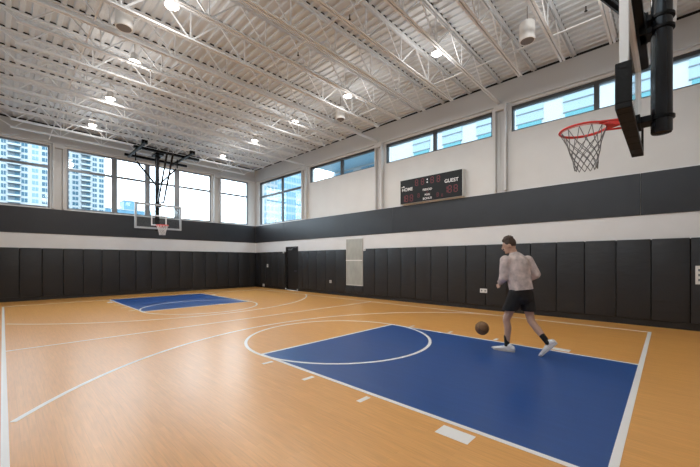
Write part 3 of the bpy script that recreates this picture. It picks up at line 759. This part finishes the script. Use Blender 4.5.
# ------------------------------------------------------------------ outside: ground, towers, street building
struct(MB().box(-400, 500, -300, 600, -.9, -.6).build('ground', 'asphalt'), 'grey ground outside the hall', 'ground')
def tower(label, x0, x1, y0, dep, base, top, cols, fh):
    t = thing('tower_block', label, 'building', ((x0+x1)/2, y0, base), 0, 'apartment towers outside')
    cx = (x0+x1)/2; W = x1-x0; Hh = top-base
    MB().box(-W/2, W/2, 0.0, dep, 0, Hh).build('wall', 'tower_wall', t)
    nf = int(Hh/fh)
    mesh = {}
    for (a, b, kind) in cols:
        if kind == 'balc':
            rc = MB().box(a-cx, b-cx, -.05, 0, 0, Hh).build('recess', 'tower_recess', t)
            sl = MB().box(a-cx-.2, b-cx+.2, -1.6, 0, 0, .9).mesh('balcony', 'tower_slab')
            wn_ = MB().box(a-cx+(b-a)*.55, b-cx-.3, -.12, -.05, 1.0, 2.6).mesh('window', 'tower_glass')
            for k in range(nf):
                bo = link('balcony', sl, t, (0, 0, k*fh)); link('window', wn_, bo, (0, 0, 0))
        else:
            me_ = MB().box(a-cx, b-cx, -.10, .02, .65, 2.55).mesh('window', {'dark': 'tower_glass', 'pale': 'tower_glass_pale'}[kind])
            mu = MB().box((a+b)/2-cx-.08, (a+b)/2-cx+.08, -.14, -.10, .65, 2.55).mesh('mullion', 'tower_wall')
            for k in range(nf):
                wo = link('window', me_, t, (0, 0, k*fh)); link('mullion', mu, wo)
    return t
tower('white apartment tower with stacked balconies filling the leftmost window', -26, 13.2, 232, 25, -.6, 78, [(-22, -19, 'dark'), (-16, -12.5, 'dark'), (-9.5, -7, 'pale'), (-5.2, -3.6, 'dark'), (-2.9, 1.4, 'balc'), (1.8, 4.0, 'dark'), (5.6, 8.0, 'pale'), (9.3, 12.0, 'dark')], 3.1)
tower('pale apartment tower with balconies in the second window', 16.5, 38.3, 246, 22, -.6, 82, [(19.4, 21.6, 'dark'), (23.0, 25.6, 'dark'), (27.0, 31.2, 'balc'), (32.2, 34.2, 'dark'), (35.4, 37.4, 'dark')], 3.05)
def stripes(label, x0, x1, y0, dep, top, nc, fh, m, wm='tower_wall'):
    t = thing('glass_tower', label, 'building', ((x0+x1)/2, y0, -.6), 0); W = x1-x0
    MB().box(-W/2, W/2, 0, dep, 0, top).build('wall', wm, t)
    g = MB(); nf = int(top/fh)
    for c in range(nc):
        a = -W/2+W*(c+.18)/nc; b = -W/2+W*(c+.82)/nc
        for k in range(nf): g.box(a, b, -.12, .02, k*fh+.7, k*fh+fh-.35)
    nd = max(2, int(nc*dep/W))
    for c in range(nd):
        a = dep*(c+.18)/nd; b = dep*(c+.82)/nd
        for k in range(nf): g.box(-W/2-.12, -W/2+.02, a, b, k*fh+.7, k*fh+fh-.35)
    tag(g.build('windows', m, t), kind='stuff')
stripes('slim pale blue tower in the corner side window', 76, 84, 128, 10, 95, 4, 3.0, 'tower_glass_pale')
stripes('blue glass tower at the right of the corner side window', 71, 81, 108, 4, 100, 8, 3.0, 'facade_blue', 'facade_spandrel')
for (x_, wd, y_, h_, lb) in ((56, 30, 275, 38, 'low blue distant roofline left of the far hoop'), (62, 9, 291, 47, 'small distant block rising over the low roofline')):
    o = thing('distant_building', lb, 'building', (x_, y_, -.6))
    MB().box(-wd/2, wd/2, 0, 14, 0, h_).build('wall', 'facade_blue', o); MB().box(-wd/2-.3, wd/2+.3, -.3, 14.3, h_, h_+.6).build('roof', 'tower_slab', o)

# long street building beside the hall
FXB = 25.0
nb = thing('street_building', 'long pale panelled building seen through the clerestory windows', 'building', (FXB, 0, -.6))
MB().box(0, 14, -30, 22, 0, 26).build('wall', 'facade_panel', nb)
FHT = 4.2
zb0 = 9.0
wn_me = MB().box(-.06, .03, -.88, .88, 0, 1.9).mesh('window', 'facade_cyan')
sp_me = MB().box(-.04, .03, -1.0, 1.0, 2.0, FHT-.1).mesh('spandrel', 'facade_spandrel')
ln_me = MB().box(-.09, -.03, -1.02, 1.02, -.035, .035).mesh('joint', 'facade_line')
for k in range(14):
    yb = 4.5+3.37*(k-9)
    for f_ in range(5):
        z_ = 3.1+f_*FHT
        wo = link('window', wn_me, nb, (0, yb, z_)); 
        so_ = link('spandrel', sp_me, nb, (0, yb, z_))
        for dz in (1.95, 2.75, 3.4): link('joint', ln_me, so_, (0, 0, dz))
for z_ in (10.6, 14.75, 15.6, 18.95, 19.8): MB().box(-.05, .02, -29.9, 21.9, z_-.03, z_+.03).build('panel_joint', 'facade_line', nb)
eb = thing('corner_building', 'pale building end with overhanging upper floors in the low clerestory', 'building', (FXB, 22.05, -.6))
MB().box(0, 16, 0, 12.4, 14.9, 30).build('upper_floors', 'facade_panel', eb)
MB().box(0.02, 15.9, .02, 12.38, 14.85, 14.9).build('soffit', 'soffit_shade_blue', eb)
MB().box(3.4, 16, 0, 12.75, 0, 14.85).build('lower_floors', 'facade_panel', eb)
for a, b in ((8.7, 12.2), (4.9, 7.2), (.6, 3.2)):
    for z_ in (1.0, 4.5, 8.0, 11.5): MB().box(3.33, 3.42, a, b, z_, z_+3.1).build('window', 'facade_blue', eb)
for k in range(3): MB().box(-.06, .03, 1.2+k*3.7, 3.6+k*3.7, 17.0, 19.2).build('window', 'facade_blue', eb)
